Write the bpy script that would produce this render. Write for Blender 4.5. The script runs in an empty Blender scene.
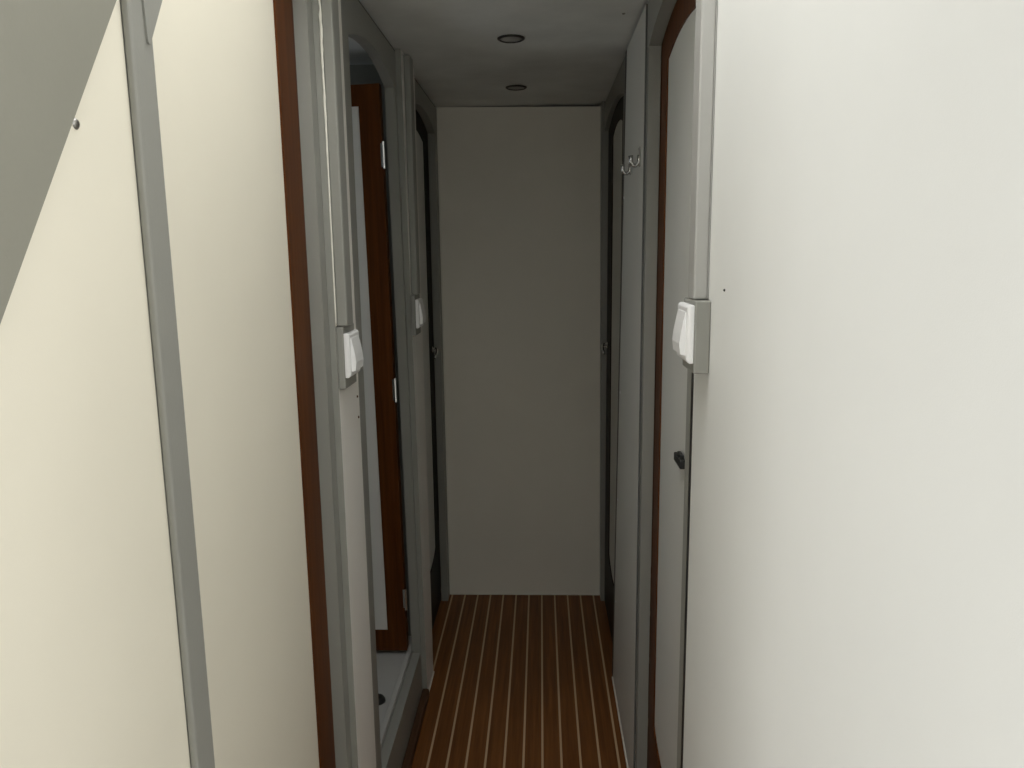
import bpy, bmesh, math, random
from mathutils import Vector, Matrix
from mathutils.geometry import tessellate_polygon

random.seed(7)
SC = bpy.context.scene
COL = SC.collection

# ------------------------------------------------------------------ measures
CEIL = 1.884
XL, XR = -0.374, 0.2304          # faces of the passage walls
WT = 0.026                       # thickness of the bulkheads
YB = 2.883                       # end wall
YFL, YFR = 0.45, 0.33            # where the passage walls end at the saloon
YF = 0.33
EYE = 1.355
ROOF = 2.10                      # roof of the saloon
DECK = CEIL


# ------------------------------------------------------------------ materials
def new_mat(name, col, rough=0.5, metal=0.0, spec=0.4):
    m = bpy.data.materials.new(name)
    m.use_nodes = True
    b = m.node_tree.nodes['Principled BSDF']
    b.inputs['Base Color'].default_value = (*col, 1)
    b.inputs['Roughness'].default_value = rough
    b.inputs['Metallic'].default_value = metal
    b.inputs['Specular IOR Level'].default_value = spec
    return m, m.node_tree, b


def coords(nt, scale=(1, 1, 1)):
    tc = nt.nodes.new('ShaderNodeTexCoord')
    mp = nt.nodes.new('ShaderNodeMapping')
    mp.inputs['Scale'].default_value = scale
    nt.links.new(tc.outputs['Object'], mp.inputs['Vector'])
    return mp.outputs['Vector']


def noise(nt, vec, scale, detail=4, rough=0.55):
    n = nt.nodes.new('ShaderNodeTexNoise')
    n.inputs['Scale'].default_value = scale
    n.inputs['Detail'].default_value = detail
    n.inputs['Roughness'].default_value = rough
    nt.links.new(vec, n.inputs['Vector'])
    return n.outputs['Fac']


def ramp(nt, fac, stops):
    r = nt.nodes.new('ShaderNodeValToRGB')
    e = r.color_ramp.elements
    while len(e) < len(stops):
        e.new(0.5)
    for el, (p, c) in zip(e, stops):
        el.position = p
        el.color = (*c, 1)
    nt.links.new(fac, r.inputs['Fac'])
    return r.outputs['Color']


def bump(nt, b, height, strength, dist=0.002):
    n = nt.nodes.new('ShaderNodeBump')
    n.inputs['Strength'].default_value = strength
    n.inputs['Distance'].default_value = dist
    nt.links.new(height, n.inputs['Height'])
    nt.links.new(n.outputs['Normal'], b.inputs['Normal'])


def scaled(c, k):
    return tuple(min(1.0, v * k) for v in c)


def paint(name, col, rough=0.5, var=0.06, grain=900, gstr=0.12, spec=0.35):
    m, nt, b = new_mat(name, col, rough, spec=spec)
    v = coords(nt)
    f = noise(nt, v, 3.2, 5)
    c = ramp(nt, f, [(0.3, scaled(col, 1 - var)), (0.7, scaled(col, 1 + var))])
    nt.links.new(c, b.inputs['Base Color'])
    bump(nt, b, noise(nt, v, grain, 2), gstr, 0.0006)
    return m


def wood(name, dark, light, rough=0.38, axis='Z'):
    m, nt, b = new_mat(name, light, rough, spec=0.12)
    sc = {'Z': (60, 60, 2.2), 'X': (2.2, 60, 60), 'Y': (60, 2.2, 60)}[axis]
    v = coords(nt, sc)
    f = noise(nt, v, 1.0, 6, 0.6)
    c = ramp(nt, f, [(0.28, dark), (0.72, light)])
    nt.links.new(c, b.inputs['Base Color'])
    bump(nt, b, f, 0.12, 0.001)
    return m


CREAM = paint('cream_laminate', (0.77, 0.73, 0.615), 0.5, 0.02)
PALE = paint('pale_laminate', (0.745, 0.748, 0.722), 0.5, 0.02)
ENDWALL = paint('end_wall_laminate', (0.80, 0.765, 0.68), 0.55, 0.03)
GREY = paint('grey_paint', (0.278, 0.277, 0.250), 0.42, 0.04, 260, 0.25)
CEILING = paint('ceiling_vinyl', (0.70, 0.71, 0.69), 0.6, 0.16, 120, 0.25)
PANEL = paint('door_laminate', (0.74, 0.74, 0.71), 0.45, 0.02)
STRIP = paint('cover_strip', (0.80, 0.775, 0.73), 0.5, 0.03)
HOOKP = paint('hook_panel', (0.68, 0.67, 0.62), 0.5, 0.03)
DOORG = paint('grey_door_laminate', (0.66, 0.66, 0.625), 0.45, 0.02)
DGREY = paint('dark_grey_paint', (0.10, 0.10, 0.095), 0.5, 0.05)
BOARD = paint('slanting_board_paint', (0.25, 0.245, 0.205), 0.45, 0.02, 260, 0.2)
DUCT = paint('duct_grey', (0.40, 0.395, 0.375), 0.4, 0.03, 260, 0.2)
MAHOG = wood('mahogany', (0.055, 0.015, 0.003), (0.125, 0.040, 0.008), 0.42)
DBROWN = wood('riser_foot_brown', (0.045, 0.022, 0.012), (0.09, 0.045, 0.024), 0.45, 'Y')
SHADEWOOD = wood('shade_dark_wood', (0.008, 0.006, 0.005), (0.018, 0.013, 0.011), 0.5)  # black of the shaded gaps around the far doors, put into frame colour
WHITE, _, _ = new_mat('white_plastic', (0.86, 0.86, 0.86), 0.32)
CHROME, _, _ = new_mat('polished_steel', (0.75, 0.75, 0.74), 0.22, 1.0)
DSTEEL, _, _ = new_mat('dull_steel', (0.32, 0.31, 0.29), 0.4, 1.0)
HOOKM, _, _ = new_mat('worn_steel', (0.5, 0.49, 0.47), 0.25, 1.0)
BLACK, _, _ = new_mat('black_plastic', (0.018, 0.019, 0.018), 0.45)
CAULK, _, _ = new_mat('white_caulk', (0.78, 0.76, 0.68), 0.6)
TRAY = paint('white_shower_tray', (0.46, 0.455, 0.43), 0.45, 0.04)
LENS, _, _ = new_mat('frosted_lens', (0.36, 0.35, 0.33), 0.35)
RIM, _, _ = new_mat('bronze_rim', (0.06, 0.055, 0.05), 0.4, 0.6)
SALOON = paint('saloon_paint', (0.62, 0.62, 0.60), 0.6, 0.02)

# teak-and-holly sole: dark planks with pale strips, pitch 51.5 mm
TEAK, nt, bs = new_mat('teak_and_holly', (0.2, 0.08, 0.03), 0.42, spec=0.2)
tc = nt.nodes.new('ShaderNodeTexCoord')
sx = nt.nodes.new('ShaderNodeSeparateXYZ')
nt.links.new(tc.outputs['Object'], sx.inputs[0])


def math_node(op, a, b_):
    n = nt.nodes.new('ShaderNodeMath')
    n.operation = op
    for i, q in enumerate((a, b_)):
        if isinstance(q, (int, float)):
            n.inputs[i].default_value = q
        elif q is not None:
            nt.links.new(q, n.inputs[i])
    return n.outputs[0]


PITCH = 0.0515
u = math_node('DIVIDE', math_node('ADD', sx.outputs['X'], 0.0022 + 40 * PITCH + PITCH / 2), PITCH)
fr = math_node('FRACT', u, None)
off = math_node('ABSOLUTE', math_node('SUBTRACT', fr, 0.5), None)
strip = math_node('LESS_THAN', off, 0.058)
plank = math_node('FLOOR', math_node('ADD', u, 0.5), None)
cmb = nt.nodes.new('ShaderNodeCombineXYZ')
nt.links.new(math_node('MULTIPLY', sx.outputs['X'], 90.0), cmb.inputs[0])
nt.links.new(math_node('MULTIPLY', sx.outputs['Y'], 3.0), cmb.inputs[1])
nt.links.new(math_node('MULTIPLY', plank, 7.31), cmb.inputs[2])
grain = noise(nt, cmb.outputs[0], 1.0, 6, 0.62)
wc = ramp(nt, grain, [(0.25, (0.105, 0.037, 0.010)), (0.55, (0.185, 0.070, 0.019)), (0.8, (0.265, 0.106, 0.030))])
mx = nt.nodes.new('ShaderNodeMix')
mx.data_type = 'RGBA'
nt.links.new(strip, mx.inputs['Factor'])
nt.links.new(wc, mx.inputs['A'])
mx.inputs['B'].default_value = (0.56, 0.40, 0.235, 1)
nt.links.new(mx.outputs['Result'], bs.inputs['Base Color'])
bump(nt, bs, grain, 0.1, 0.001)


# ------------------------------------------------------------------ mesh helpers
def link(name, bm, mat, parent=None, smooth=False):
    bmesh.ops.recalc_face_normals(bm, faces=bm.faces)
    me = bpy.data.meshes.new(name)
    bm.to_mesh(me)
    bm.free()
    if smooth:
        for p in me.polygons:
            p.use_smooth = True
    me.materials.append(mat)
    o = bpy.data.objects.new(name, me)
    COL.objects.link(o)
    if parent is not None:
        o.parent = parent
    return o


def bevel(bm, w, seg=2):
    if w:
        bmesh.ops.bevel(bm, geom=list(bm.edges), offset=w, segments=seg, affect='EDGES', profile=0.5, clamp_overlap=True)


def box_bm(x0, x1, y0, y1, z0, z1, bev=0.0, seg=2, bm=None):
    t = bmesh.new()
    bmesh.ops.create_cube(t, size=1)
    for v in t.verts:
        v.co = Vector(((x0 + x1) / 2 + v.co.x * (x1 - x0), (y0 + y1) / 2 + v.co.y * (y1 - y0), (z0 + z1) / 2 + v.co.z * (z1 - z0)))
    bevel(t, bev, seg)
    if bm is None:
        return t
    me = bpy.data.meshes.new('tmp')
    t.to_mesh(me)
    t.free()
    bm.from_mesh(me)
    bpy.data.meshes.remove(me)
    return bm


def sheet_bm(x0, x1, outer, holes=()):
    """flat board in the YZ plane, outline with holes, given thickness along X"""
    loops = [outer] + list(holes)
    flat = [p for l in loops for p in l]
    tris = tessellate_polygon([[Vector((p[0], p[1], 0)) for p in l] for l in loops])
    bm = bmesh.new()
    a = [bm.verts.new((x0, p[0], p[1])) for p in flat]
    b = [bm.verts.new((x1, p[0], p[1])) for p in flat]
    for t in tris:
        try:
            bm.faces.new([a[i] for i in t])
            bm.faces.new([b[i] for i in reversed(t)])
        except ValueError:
            pass
    i0 = 0
    for l in loops:
        n = len(l)
        for i in range(n):
            j = (i + 1) % n
            bm.faces.new((a[i0 + i], a[i0 + j], b[i0 + j], b[i0 + i]))
        i0 += n
    return bm


def arch(y0, y1, z0, zs, zt, n=20, zb=None, r=0.0):
    """outline: straight sides up to zs, shallow bow to zt; optional bowed foot down to zb"""
    c, h = (y0 + y1) / 2, (y1 - y0) / 2
    pts = []
    if zb is None:
        pts += [(y0, z0), (y1, z0)]
    else:
        for i in range(n + 1):
            y = y0 + (y1 - y0) * i / n
            pts.append((y, z0 - (z0 - zb) * max(0.0, 1 - ((y - c) / h) ** 2) ** 0.75))
    for i in range(n + 1):
        y = y1 - (y1 - y0) * i / n
        pts.append((y, zs + (zt - zs) * max(0.0, 1 - ((y - c) / h) ** 2)))
    return pts


def tube_bm(path, r, seg=10, bm=None):
    bm = bm or bmesh.new()
    rings = []
    for i, p in enumerate(path):
        p = Vector(p)
        t = (Vector(path[min(i + 1, len(path) - 1)]) - Vector(path[max(i - 1, 0)])).normalized()
        up = Vector((0, 1, 0)) if abs(t.y) < 0.9 else Vector((1, 0, 0))
        n1 = t.cross(up).normalized()
        n2 = t.cross(n1)
        rr = r[i] if isinstance(r, (list, tuple)) else r
        rings.append([bm.verts.new(p + rr * (math.cos(q) * n1 + math.sin(q) * n2)) for q in [2 * math.pi * k / seg for k in range(seg)]])
    for a, b in zip(rings, rings[1:]):
        for k in range(seg):
            bm.faces.new((a[k], a[(k + 1) % seg], b[(k + 1) % seg], b[k]))
    bm.faces.new(rings[0])
    bm.faces.new(rings[-1])
    return bm


def lathe_bm(prof, mtx=Matrix(), seg=40, bm=None):
    """profile (r, z) turned about Z"""
    bm = bm or bmesh.new()
    rings = []
    for r, z in prof:
        if r < 1e-6:
            rings.append([bm.verts.new(mtx @ Vector((0, 0, z)))])
        else:
            rings.append([bm.verts.new(mtx @ Vector((r * math.cos(2 * math.pi * k / seg), r * math.sin(2 * math.pi * k / seg), z))) for k in range(seg)])
    for a, b in zip(rings, rings[1:]):
        for k in range(seg):
            j = (k + 1) % seg
            if len(a) == 1 and len(b) == 1:
                continue
            if len(a) == 1:
                bm.faces.new((a[0], b[k], b[j]))
            elif len(b) == 1:
                bm.faces.new((a[k], a[j], b[0]))
            else:
                bm.faces.new((a[k], a[j], b[j], b[k]))
    return bm


def tag(o, label, cat, group=None, kind=None):
    o['label'] = label
    o['category'] = cat
    if group:
        o['group'] = group
    if kind:
        o['kind'] = kind
    return o


def empty(name, loc=(0, 0, 0)):
    o = bpy.data.objects.new(name, None)
    o.empty_display_size = 0.05
    COL.objects.link(o)
    o.location = loc
    return o


def struct(name, bm, mat, label, cat, parent=None):
    return tag(link(name, bm, mat, parent), label, cat, kind='structure')


# ------------------------------------------------------------------ floor, ceiling, walls
struct('floor', box_bm(-1.4, 1.35, YF, 3.2, -0.05, 0.0), TEAK,
       'brown wooden floor with pale inlaid strips running down the passage', 'floor')
HX0, HX1, HY0, HY1, HZ = XL, XR, 0.56, 1.18, 2.36      # added hatch over the passage mouth, sized to light the upper walls
cl = bmesh.new()
for a in ((-1.4, 1.35, HY1, 3.2), (-1.4, HX0, YF, HY1), (HX1, 1.35, YF, HY1), (HX0, HX1, YF, HY0)):
    box_bm(*a, CEIL, CEIL + 0.05, bm=cl)
ceiling = struct('ceiling', cl, CEILING, 'dim grey ceiling over the passage with two round spotlights', 'ceiling')
hc = bmesh.new()
for a in ((HX0 - 0.03, HX0, HY0, HY1), (HX1, HX1 + 0.03, HY0, HY1), (HX0 - 0.03, HX1 + 0.03, HY0 - 0.03, HY0), (HX0 - 0.03, HX1 + 0.03, HY1, HY1 + 0.03)):
    box_bm(*a, CEIL + 0.05, HZ, bm=hc)
struct('trim_added_hatch', hc, PALE, 'pale coaming of an added unseen hatch over the mouth of the passage', 'hatch')

# door openings on the passage walls: (near, far, foot)
ZS, ZT = 1.782, 1.819
L1 = (0.735, 1.298)
LW = (1.575, 2.055)
L2 = (2.300, 2.822)
R1 = (1.196, 1.709)
R2 = (2.200, 2.830)
SILL = 0.153

lw = sheet_bm(XL - WT, XL, [(0.715, -0.02), (YB, -0.02), (YB, CEIL - 0.009), (0.715, CEIL - 0.009)],
              [arch(L1[0], L1[1], 0.03, ZS, ZT), [(LW[0], SILL), (2.150, SILL)] + arch(LW[0], LW[1], SILL, ZS, ZT)[2:], arch(L2[0], L2[1], -0.008, ZS, ZT)])
struct('wall_left_passage', lw, GREY, 'grey painted left passage wall with three arched door openings', 'wall')
rw = sheet_bm(XR, XR + WT, [(1.160, -0.02), (YB, -0.02), (YB, CEIL - 0.009), (1.160, CEIL - 0.009)],
              [arch(R1[0], R1[1], 0.03, ZS, ZT), arch(R2[0], R2[1], -0.008, ZS, ZT)])
struct('wall_right_passage', rw, GREY, 'grey painted right passage wall with two arched door openings', 'wall')

struct('trim_12', box_bm(XL - 0.020, XL - 0.004, 1.2, YB, CEIL - 0.0089, CEIL - 0.0002), BLACK,
       'dark seam between the left passage wall and the ceiling', 'trim')
struct('trim_13', box_bm(XR + 0.004, XR + 0.020, 1.2, YB, CEIL - 0.0089, CEIL - 0.0002), BLACK,
       'dark seam between the right passage wall and the ceiling', 'trim')
struct('wall_left', box_bm(XL - WT, XL, YFL, 0.7145, 0, DECK), CREAM,
       'cream wall at the left below the slanting grey board', 'wall')
struct('wall_right', box_bm(XR, XR + WT, YF, 1.157, 0, DECK), PALE,
       'large bare off-white wall filling the right side', 'wall')
wb = bmesh.new()
pts = [(XL, 0), (XR, 0), (XR, CEIL - 0.010), (XL + 0.14, CEIL - 0.004), (XL, CEIL - 0.001)]
fa = [wb.verts.new((x, YB, z)) for x, z in pts]
fb = [wb.verts.new((x, YB + 0.03, z)) for x, z in pts]
wb.faces.new(fa)
wb.faces.new(fb[::-1])
for i in range(5):
    j = (i + 1) % 5
    wb.faces.new((fa[i], fa[j], fb[j], fb[i]))
back = struct('wall_back', wb, ENDWALL, 'plain beige end wall closing the far end of the passage', 'wall')
# beads along the end wall
struct('trim_1', box_bm(XL, XL + 0.005, YB - 0.004, YB, 0, CEIL - 0.002, 0.0015), CAULK,
       'thin pale bead in the left corner of the beige end wall', 'trim')
struct('trim_2', box_bm(XL + 0.005, XR, YB - 0.005, YB, 0.0, 0.006, 0.0015), CAULK,
       'thin pale bead along the foot of the beige end wall', 'trim')
struct('trim_3', box_bm(XL + 0.006, XR, YB - 0.0008, YB, 0.0, 0.262, 0.0003), ENDWALL,
       'low beige sheet along the bottom of the end wall', 'trim')

# hull and cabin bulkheads behind the passage walls
PH = [(1.85 + 0.13 * math.cos(k * math.pi / 12), 1.45 + 0.13 * math.sin(k * math.pi / 12)) for k in range(24)]  # added porthole opening that holds the washroom lamp
struct('wall_hull_left', sheet_bm(-1.40, -1.36, [(YFL, 0), (3.2, 0), (3.2, CEIL), (YFL, CEIL)], [PH]), GREY, 'outer hull side beyond the left cabins', 'wall')
struct('wall_hull_right', box_bm(1.31, 1.35, YFL, 3.2, 0, CEIL), GREY, 'outer hull side beyond the right cabins', 'wall')
struct('wall_hull_end', box_bm(-1.36, 1.31, 3.16, 3.2, 0, CEIL), GREY, 'outer hull end beyond the beige end wall', 'wall')
struct('wall_washroom_near', box_bm(-1.36, XL - WT, 1.44, 1.46, 0, CEIL), GREY, 'near side wall of the small room behind the open door', 'wall')
struct('wall_washroom_far', box_bm(-1.36, XL - WT, 2.245, 2.265, 0, CEIL), GREY, 'dim grey far wall of the small room behind the open door', 'wall')
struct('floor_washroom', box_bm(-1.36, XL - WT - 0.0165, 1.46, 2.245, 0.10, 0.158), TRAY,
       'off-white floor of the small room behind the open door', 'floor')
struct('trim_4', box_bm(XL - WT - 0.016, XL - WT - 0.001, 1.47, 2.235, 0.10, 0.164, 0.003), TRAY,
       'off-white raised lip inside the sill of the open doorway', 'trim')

# saloon behind the viewpoint, with added side windows that let the daylight in
SX0, SX1, SY0 = -1.40, 1.35, -2.3
WIN = [(-1.75, -0.95), (-0.75, 0.02)]          # added saloon side windows along Y, placed to light the passage walls
WZ = {'left': (0.66, 1.36), 'right': (1.50, 2.05)}  # heights chosen for how the light falls on each wall
struct('floor_saloon', box_bm(SX0, SX1, SY0, YF, -0.05, 0), SALOON, 'pale floor of the saloon before the passage', 'floor')
for nm, xa, xb, side in (('wall_saloon_left', SX0, SX0 + 0.04, 'left'), ('wall_saloon_right', SX1 - 0.04, SX1, 'right')):
    holes = [[(a, WZ[side][0]), (b, WZ[side][0]), (b, WZ[side][1]), (a, WZ[side][1])] for a, b in WIN]
    struct(nm, sheet_bm(xa, xb, [(SY0, 0), (YFL, 0), (YFL, ROOF), (SY0, ROOF)], holes), SALOON, side + ' side of the saloon with two added windows', 'wall')
struct('wall_saloon_bulkhead_left', box_bm(SX0 + 0.04, XL - WT, YFL, YFL + 0.03, 0, CEIL), SALOON, 'saloon bulkhead left of the passage mouth', 'wall')
struct('wall_saloon_bulkhead_right', box_bm(XR + WT, SX1 - 0.04, YFR, YFR + 0.03, 0, CEIL), SALOON, 'saloon bulkhead right of the passage mouth', 'wall')
struct('wall_saloon_header', box_bm(SX0, SX1, YF, YF + 0.03, CEIL + 0.05, ROOF), SALOON, 'step from the saloon roof to the passage ceiling', 'wall')
struct('ceiling_saloon', box_bm(SX0, SX1, SY0, YF + 0.03, ROOF, ROOF + 0.04), SALOON, 'saloon roof before the passage', 'ceiling')
struct('wall_saloon_rear', box_bm(SX0, SX1, SY0 - 0.04, SY0, 0, ROOF), SALOON, 'rear bulkhead of the saloon', 'wall')

# ------------------------------------------------------------------ left side trims
tr = box_bm(XL, XL + 0.008, 0.7140, 0.7552, 0, DECK - 0.002, 0.003, 3)
t = struct('trim_5', tr, GREY, 'grey upright batten on the cream wall at the left', 'trim')
E0, SL = (0.685, 1.573), 1.375
X0b, X1b = XL + 0.0005, XL + 0.013
poly = [(YFL, E0[1] + SL * (YFL - E0[0])), (0.703, E0[1] + SL * (0.703 - E0[0])), (0.703, DECK - 0.002), (YFL, DECK - 0.002)]
sb = sheet_bm(X0b, X1b, poly)
struct('trim_6', sb, BOARD, 'wide grey slanting board across the upper left corner', 'trim')
gp = [(0.7400, 1.556), (0.7415, 1.5525), (0.7445, 1.5525), (0.7465, 1.556), (0.820, 1.668), (0.820, 1.70), (0.7325, 1.70)]
struct('trim_7', sheet_bm(XL + 0.0082, XL + 0.0102, gp), GREY, 'small pointed grey gusset over the top of the upright batten', 'trim')

# cream cover strips standing proud of the grey wall
t8 = struct('trim_8', box_bm(XL, XL + 0.012, 1.3325, 1.478, 0, DECK - 0.004, 0.0008), STRIP,
       'pale upright strip below and behind the left light switch by the open doorway', 'trim')
link('edge_strip', box_bm(XL + 0.0001, XL + 0.0118, 1.3300, 1.3324, 0, DECK - 0.004, 0.0004), GREY, t8)
link('veneer_edge', box_bm(XL + 0.0001, XL + 0.0116, 1.4781, 1.4800, 0, DECK - 0.004, 0.0003), MAHOG, t8)
t9 = struct('trim_9', sheet_bm(XL, XL + 0.0145, [(2.1675, 0), (2.298, 0), (2.298, CEIL - 0.002), (2.0825, CEIL - 0.002)]), STRIP,
            'pale upright strip between the open doorway and the far left door', 'trim')
link('edge_strip', sheet_bm(XL + 0.0001, XL + 0.0143, [(2.1650, 0), (2.1674, 0), (2.0824, CEIL - 0.002), (2.0800, CEIL - 0.002)]), GREY, t9)
link('caulk_bead', box_bm(XL + 0.0145, XL + 0.018, 2.166, 2.300, 0.0, 0.005, 0.001), CAULK, t9)
t10 = struct('trim_10', sheet_bm(XR - 0.004, XR, [(1.7375, 0), (2.275, 0), (2.095, CEIL - 0.011), (1.7375, CEIL - 0.011)]), HOOKP,
             'pale wall panel between the two right doors carrying the hooks', 'trim')
link('edge_strip', box_bm(XR - 0.0039, XR - 0.0001, 1.7340, 1.7374, 0, CEIL - 0.011, 0.0004), DGREY, t10)
link('edge_strip', sheet_bm(XR - 0.0039, XR - 0.0001, [(2.2751, 0), (2.3100, 0), (2.1300, CEIL - 0.011), (2.0951, CEIL - 0.011)]), BLACK, t10)
link('caulk_bead', box_bm(XR - 0.008, XR - 0.004, 1.738, 2.275, 0.0, 0.006, 0.001), CAULK, t10)
for yy, zz in ((2.115, 1.50), (2.155, 0.96), (2.185, 0.63), (2.20, 0.30)):
    link('screw_cap', lathe_bm([(0, 0.0022), (0.003, 0.0018), (0.0042, 0)], Matrix.Translation((XR - 0.004, yy, zz)) @ Matrix.Rotation(-math.pi / 2, 4, 'Y'), 12), WHITE, t10)


struct('trim_11', box_bm(XR - 0.0006, XR + 0.004, 1.1440, 1.1598, 0, 1.19, 0.0002), BLACK,
       'thin dark seam at the end of the big off-white right wall', 'trim')


wd = bmesh.new()
wf = [[wd.verts.new((x, y, z)) for x, z in ((XR + 0.002, 0), (XR - 0.0002, 0), (XR - 0.011, CEIL - 0.002), (XR + 0.002, CEIL - 0.002))] for y in (2.832, YB - 0.0002)]
wd.faces.new(wf[0])
wd.faces.new(wf[1][::-1])
for i in range(4):
    j = (i + 1) % 4
    wd.faces.new((wf[0][i], wf[0][j], wf[1][j], wf[1][i]))
struct('trim_14', wd, GREY, 'narrow grey packing strip in the right corner of the beige end wall', 'trim')
struct('trim_riser_foot', box_bm(XL + 0.0002, XL + 0.022, 1.48, 2.160, 0, 0.030, 0.006, 3), DBROWN,
       'added dark brown strip at the foot of the open doorway', 'baseboard')  # strip added to give the riser foot its dark brown tone

# ------------------------------------------------------------------ doors
def door_leaf(name, side, y0, y1, z0, label, pz0=0.262, pzb=0.224, depth=WT + 0.002, grow=0.008, st=0.09, frame=None):
    """mahogany framed leaf with a pale inset panel, bowed like the opening"""
    xa = (XL - depth) if side < 0 else (XR + depth)
    xb = xa + side * 0.028
    root = empty(name, ((xa + xb) / 2, (y0 + y1) / 2, z0))
    tag(root, label, 'door', kind='structure')
    ox, oy, oz = root.location
    out = arch(y0 - grow, y1 + grow, z0, ZS + grow, ZT + grow)
    sn = 0.032 if name == 'door_1' else st
    hole = arch(y0 + sn, y1 - st, pz0, ZS - 0.044, ZS - 0.022, zb=pzb)
    fm = sheet_bm(xa - ox, xb - ox, [(p[0] - oy, p[1] - oz) for p in out], [[(p[0] - oy, p[1] - oz) for p in hole]])
    link('door_frame', fm, frame or MAHOG, root)
    pan = [(p[0] - oy, p[1] - oz) for p in hole]
    link('door_panel', sheet_bm(xa + side * 0.003 - ox, xb - side * 0.003 - ox, pan), DOORG, root)
    return root


d1 = door_leaf('door_1', -1, L1[0], L1[1], 0.035, 'cream closed door with a brown wooden edge next to the upright grey batten at left', depth=0.0215, grow=-0.003)
for c in d1.children:
    if c.name.startswith('door_panel'):
        c.data.materials[0] = CREAM
d3 = door_leaf('door_3', -1, L2[0], L2[1], 0.006, 'closed panelled door at the far left next to the end wall', frame=SHADEWOOD)
d4 = door_leaf('door_4', 1, R1[0], R1[1], 0.02, 'closed pale door with brown edge beside the right light switch', st=0.072)
d5 = door_leaf('door_5', 1, R2[0], R2[1], 0.006, 'closed door with a shade-darkened frame at the far right next to the end wall', depth=0.014, grow=-0.003, st=0.16, frame=SHADEWOOD)

# open washroom door, swung inwards about its far jamb
W = LW[1] - LW[0]
HX, HY, DZ = XL - WT - 0.011, 2.128, 0.172
d2 = empty('door_2', (HX, HY, DZ))
d2.rotation_euler.x = 0.055          # hangs with its hinge line leaning like the jamb
tag(d2, 'open mahogany framed door with a white panel standing inside the left doorway', 'door', kind='structure')


def turned(pts):          # outline in door coordinates (distance from hinge, height)
    return [(p[0], p[1] - DZ) for p in pts]


TH = 0.030
of = turned([(0, DZ), (W - 0.01, DZ), (W - 0.01, 1.775), (0, 1.792)])
oh = turned([(0.056, 0.240), (W - 0.066, 0.240), (W - 0.066, 1.725), (0.056, 1.737)])


def swing(bm):            # YZ board -> board reaching away from the passage, facing the viewer
    for v in bm.verts:
        d, th, z = v.co.y, v.co.x, v.co.z
        v.co = Vector((-d, th, z))
    return bm


link('door_frame', swing(sheet_bm(0, TH, of, [oh])), MAHOG, d2)
link('door_panel', swing(sheet_bm(0.003, TH - 0.003, oh)), PANEL, d2)
for hz in (1.615, 0.985, 0.345):
    hb = bmesh.new()
    lathe_bm([(0, -0.034), (0.0042, -0.034), (0.0042, 0.034), (0, 0.034)], Matrix.Translation((0.004, -0.004, hz - DZ)), 12, hb)
    box_bm(-0.004, 0.003, -0.0016, -0.0002, hz - DZ - 0.03, hz - DZ + 0.03, bm=hb)
    h = link('hinge', hb, CHROME, d2)
    h['label'] = 'steel hinge'

# latch handles
def lever(root, x, y, z, side, name='door_handle'):
    ox, oy, oz = root.location
    r = Matrix.Translation((x - ox, y - oy, z - oz)) @ Matrix.Rotation(-side * math.pi / 2, 4, 'Y')
    bm = lathe_bm([(0, 0), (0.012, 0), (0.012, 0.003), (0.006, 0.006), (0.006, 0.016), (0, 0.016)], r, 20)
    p = [(x - ox - side * 0.014, y - oy, z - oz + 0.002), (x - ox - side * 0.020, y - oy - 0.008, z - oz - 0.001), (x - ox - side * 0.021, y - oy - 0.030, z - oz - 0.012), (x - ox - side * 0.018, y - oy - 0.048, z - oz - 0.026)]
    tube_bm(p, [0.006, 0.0055, 0.0048, 0.0045], 10, bm)
    h = link(name, bm, CHROME, root, smooth=True)
    h['label'] = 'small steel lever handle'


lever(d3, XL - WT - 0.002, 2.780, 1.010, -1)
lever(d5, XR + 0.014, 2.780, 1.022, 1)
ox, oy, oz = d4.location
kb = box_bm(XR + WT - 0.009 - ox, XR + WT + 0.002 - ox, 1.330 - oy, 1.395 - oy, 0.970 - oz, 0.986 - oz, 0.002)
box_bm(XR + WT - 0.006 - ox, XR + WT + 0.001 - ox, 1.345 - oy, 1.378 - oy, 0.985 - oz, 0.992 - oz, 0.0015, bm=kb)
k = link('door_latch', kb, BLACK, d4)
k['label'] = 'small black latch'


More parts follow.
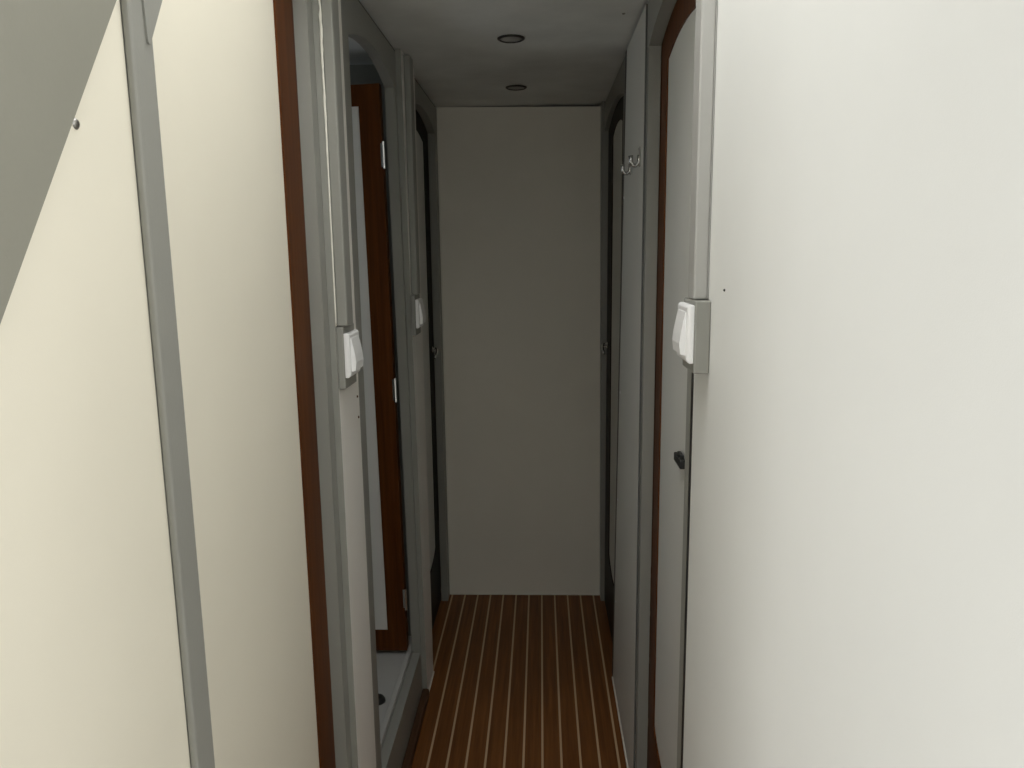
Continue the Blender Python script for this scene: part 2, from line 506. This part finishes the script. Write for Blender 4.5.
# ------------------------------------------------------------------ light switches
def light_switch(side, xw, yc, zc, label, bh=0.097, bt=0.0215, by=0.084):
    """side = direction in which the switch sticks out along X"""
    root = empty('light_switch', (xw, yc, zc))
    tag(root, label, 'light switch', 'surface mounted light switches')
    s = side
    a, b = sorted((s * 0.0003, s * bt))
    bx = link('back_box', box_bm(a, b, -by / 2, by / 2, -bh / 2 - 0.004, bh / 2 - 0.004, 0.002), GREY, root)
    # plate: bevelled square, narrower at its face
    pb = bmesh.new()
    lay = [(bt, 0.040), (bt + 0.006, 0.040), (bt + 0.0095, 0.0365)]
    rings = [[pb.verts.new((s * x, sy * h, sz * h)) for sy, sz in ((-1, -1), (1, -1), (1, 1), (-1, 1))] for x, h in lay]
    for p, q in zip(rings, rings[1:]):
        for i in range(4):
            j = (i + 1) % 4
            pb.faces.new((p[i], p[j], q[j], q[i]))
    pb.faces.new(rings[0])
    pb.faces.new(rings[-1])
    bevel(pb, 0.0012, 2)
    link('cover_plate', pb, WHITE, root)
    # rocker: bulging pad, tipped so that its lower half stands out
    rb = bmesh.new()
    prof = [(-0.030, 0.0100), (-0.028, 0.0165), (-0.014, 0.0180), (0.0, 0.0165), (0.014, 0.0140), (0.030, 0.0105)]
    l = [[rb.verts.new((s * (bt + d), y, z)) for z, d in prof] for y in (-0.0285, 0.0285)]
    base = [[rb.verts.new((s * (bt + 0.008), y, z)) for z in (-0.030, 0.030)] for y in (-0.0285, 0.0285)]
    for i in range(len(prof) - 1):
        rb.faces.new((l[0][i], l[0][i + 1], l[1][i + 1], l[1][i]))
    for q in (0, 1):
        rb.faces.new(l[q] + [base[q][1], base[q][0]])
    rb.faces.new((l[0][0], l[1][0], base[1][0], base[0][0]))
    rb.faces.new((l[0][-1], l[1][-1], base[1][1], base[0][1]))
    rb.faces.new((base[0][0], base[0][1], base[1][1], base[1][0]))
    link('rocker', rb, WHITE, root)
    return root


light_switch(-1, XR, 1.083, 1.243, 'white light switch in a grey box on the big off-white wall at right', 0.100)
light_switch(1, XL + 0.012, 1.372, 1.179, 'white light switch in a grey box on the left, near the open doorway', 0.112, 0.0125)
light_switch(1, XL + 0.0145, 2.145, 1.193, 'small distant white light switch on the strip before the far left door', 0.112, 0.0125)


# ------------------------------------------------------------------ cable trunking above the switches
def trunking(side, xw, y0, y1, z0, label, th=0.021, caulk=False, dm=None):
    dm = dm or GREY
    root = empty('cable_trunking', (xw, (y0 + y1) / 2, z0))
    tag(root, label, 'cable trunking', 'grey cable ducts above the switches')
    h = (y1 - y0) / 2
    L = CEIL - 0.008 - z0
    a, b = sorted((side * 0.0003, side * th * 0.1))
    link('base_channel', box_bm(a, b, -h, h, 0, L, 0.001), dm, root)
    a, b = sorted((side * th * 0.1, side * th))
    link('cover', box_bm(a, b, -h - 0.0004, h + 0.0004, 0, L, 0.003, 3), dm, root)
    if caulk:
        n = 60
        path = []
        rad = []
        for i in range(n + 1):
            z = L * i / n
            w = max(0.0, i / n - 0.35)
            path.append((side * 0.001, -h - 0.001 + random.uniform(-1, 1) * 0.0024 * w * 2, z))
            rad.append(0.0014 + random.uniform(0, 0.0016) * (0.2 + w * 1.6))
        q = link('caulk_bead', tube_bm(path, rad, 8), CAULK, root, smooth=True)
        q['label'] = 'ragged white caulk'
    return root


trunking(-1, XR, 1.058, 1.100, 1.290, 'grey cable duct above the switch on the off-white right wall', dm=DUCT)
trunking(1, XL + 0.012, 1.331, 1.375, 1.232, 'grey cable duct with ragged white caulk above the nearer left switch', 0.021, True)
trunking(1, XL + 0.0145, 2.118, 2.165, 1.246, 'grey cable duct above the distant left switch', 0.018)


# ------------------------------------------------------------------ hooks
def coat_hook(y, z, label):
    root = empty('coat_hook', (XR - 0.004, y, z))
    tag(root, label, 'hook', 'steel coat hooks on the right panel')
    bp = box_bm(-0.003, 0, -0.007, 0.007, -0.022, 0.022, 0.0014)
    link('back_plate', bp, DSTEEL, root)
    path = []
    for i in range(13):
        a = math.pi * (0.0 + i / 12 * 1.05)
        path.append((-0.0115 + 0.0088 * math.cos(a), 0, -0.008 - 0.011 * math.sin(a)))
    path.insert(0, (-0.0025, 0, 0.004))
    path.append((-0.0215, 0, 0.003))
    link('prong', tube_bm(path, [0.0042] * (len(path) - 1) + [0.0056], 10), HOOKM, root, smooth=True)
    for dz in (-0.017, 0.017):
        link('screw_head', lathe_bm([(0, 0.0016), (0.002, 0.0013), (0.0028, 0)], Matrix.Translation((-0.003, 0, dz)) @ Matrix.Rotation(-math.pi / 2, 4, 'Y'), 10), DSTEEL, root)


coat_hook(1.790, 1.567, 'small steel coat hook nearer the brown-edged right door')
coat_hook(1.965, 1.567, 'small steel coat hook nearer the end wall')


# ------------------------------------------------------------------ ceiling spotlights
def downlight(x, y, label, lens_mat):
    root = empty('recessed_spotlight', (x, y, CEIL))
    tag(root, label, 'ceiling light', 'recessed ceiling spotlights')
    link('rim', lathe_bm([(0.027, -0.001), (0.027, -0.004), (0.0305, -0.0045), (0.034, -0.0025), (0.0345, -0.0002), (0.027, -0.0002)], Matrix(), 48), RIM, root, smooth=True)
    link('lens', lathe_bm([(0, -0.0036), (0.020, -0.0034), (0.0268, -0.0022), (0.0268, -0.0004), (0, -0.0004)], Matrix(), 48), lens_mat, root, smooth=True)


downlight(-0.070, 2.013, 'round unlit ceiling spotlight nearer the viewer', LENS)
downlight(-0.075, 2.580, 'round unlit ceiling spotlight closer to the end wall', LENS)


# ------------------------------------------------------------------ small things
def screw(x, y, z, ax, label, r=0.0042, mat=DSTEEL, name='screw'):
    rot = {'x': Matrix.Rotation(math.pi / 2, 4, 'Y'), '-x': Matrix.Rotation(-math.pi / 2, 4, 'Y'), '-z': Matrix.Rotation(math.pi, 4, 'X')}[ax]
    m = rot
    bm = lathe_bm([(0, 0.0012), (r * 0.25, 0.0012), (r * 0.3, 0.0024), (r * 0.7, 0.0020), (r, 0.0006), (r, 0), (0, 0)], m, 20)
    o = link(name, bm, mat, smooth=False)
    o.location = (x, y, z)
    return tag(o, label, 'screw')


screw(XL - 0.0003, 0.6275, 1.4625, 'x', 'dull steel screw in the cream wall below the slanting grey board', 0.0046)
screw(XR + 0.0003, 0.968, 1.3068, '-x', 'tiny dark screw in the off-white wall above right of the switch', 0.0018, BLACK)
screw(XL + 0.0117, 1.460, 1.082, 'x', 'upper of two rusty screws in the pale strip under the left switch', 0.0026, MAHOG)
screw(XL + 0.0117, 1.463, 1.040, 'x', 'lower of two rusty screws in the pale strip under the left switch', 0.0026, MAHOG)
link('screw_head', lathe_bm([(0, 0.0012), (0.0010, 0.0012), (0.0012, 0.0024), (0.0028, 0.0020), (0.004, 0.0006), (0.004, 0)], Matrix.Translation((0.190, 1.835, CEIL)) @ Matrix.Rotation(math.pi, 4, 'X'), 20), DSTEEL, ceiling)

pl = lathe_bm([(0, 0.016), (0.010, 0.0155), (0.017, 0.012), (0.021, 0.005), (0.022, 0), (0, 0)], Matrix(), 32)
o = link('door_stop', pl, BLACK, smooth=True)
o.location = (-0.4505, 1.885, 0.158)
tag(o, 'black round rubber stop on the off-white floor inside the open doorway', 'door stop')

# ------------------------------------------------------------------ sky and added daylight lamps
PWL, PWR, DIRZ = 14.2, 14.6, 0.0
PWH = 7.4
SUNC = (1.0, 0.985, 0.965)
w = bpy.data.worlds.new('sky')
SC.world = w
w.use_nodes = True
bg = w.node_tree.nodes['Background']
bg.inputs['Color'].default_value = (0.86, 0.93, 1.0, 1)
bg.inputs['Strength'].default_value = 1.0


def area(name, loc, target, sx_, sy_, power, col):
    l = bpy.data.lights.new(name, 'AREA')
    l.shape = 'RECTANGLE'
    l.size, l.size_y = sx_, sy_
    l.energy = power
    l.color = col
    o_ = bpy.data.objects.new(name, l)
    COL.objects.link(o_)
    o_.location = loc
    d = Vector(target) - Vector(loc)
    o_.rotation_euler = d.to_track_quat('-Z', 'Y').to_euler()
    return o_


for xw, tx, pw, side in ((SX0 + 0.02, 0, PWL, 'left'), (SX1 - 0.02, 0, PWR, 'right')):
    WZ0, WZ1 = WZ[side]
    for ya, yb in WIN:
        area('added_side_light', (xw, (ya + yb) / 2, (WZ0 + WZ1) / 2), (tx, (ya + yb) / 2, (WZ0 + WZ1) / 2 + DIRZ), yb - ya, WZ1 - WZ0, pw * (yb - ya), SUNC)  # lamps in the added windows, strength set for the passage walls

area('added_top_light', ((HX0 + HX1) / 2, (HY0 + HY1) / 2, HZ), ((HX0 + HX1) / 2, (HY0 + HY1) / 2 + 0.001, 0), HX1 - HX0, HY1 - HY0, PWH, SUNC)  # lamp in the added hatch, brightens the tops of the passage walls

pl_ = area('added_washroom_light', (-1.38, 1.85, 1.45), (0, 1.85, 1.45), 0.26, 0.26, 1.15, (0.82, 0.92, 1.0))  # lamp added to brighten the open door and the washroom
pl_.data.shape = 'DISK'

# ------------------------------------------------------------------ camera
F, P, Yw, Rl = 761.71, 0.1694, 0.0388, -0.0122
cy, sy = math.cos(Yw), math.sin(Yw)
fw = Vector((-sy * math.cos(P), cy * math.cos(P), -math.sin(P)))
r0 = Vector((cy, sy, 0))
u0 = r0.cross(fw)
rt = math.cos(Rl) * r0 + math.sin(Rl) * u0
up = -math.sin(Rl) * r0 + math.cos(Rl) * u0
cam = bpy.data.cameras.new('camera')
cam.sensor_fit = 'HORIZONTAL'
cam.sensor_width = 36
cam.lens = F * 36 / 1024
cam.clip_start = 0.02
co = bpy.data.objects.new('camera', cam)
COL.objects.link(co)
m = Matrix.Identity(4)
for i in range(3):
    m[i][0], m[i][1], m[i][2] = rt[i], up[i], -fw[i]
m[0][3], m[1][3], m[2][3] = 0, 0, EYE
co.matrix_world = m
SC.camera = co

SC.view_settings.view_transform = 'Standard'
SC.view_settings.look = 'None'
SC.view_settings.gamma = 1
SC.view_settings.use_curve_mapping = False
SC.view_settings.exposure = 0.0
SC.cycles.use_denoising = True
SC.cycles.max_bounces = 10
SC.cycles.diffuse_bounces = 8
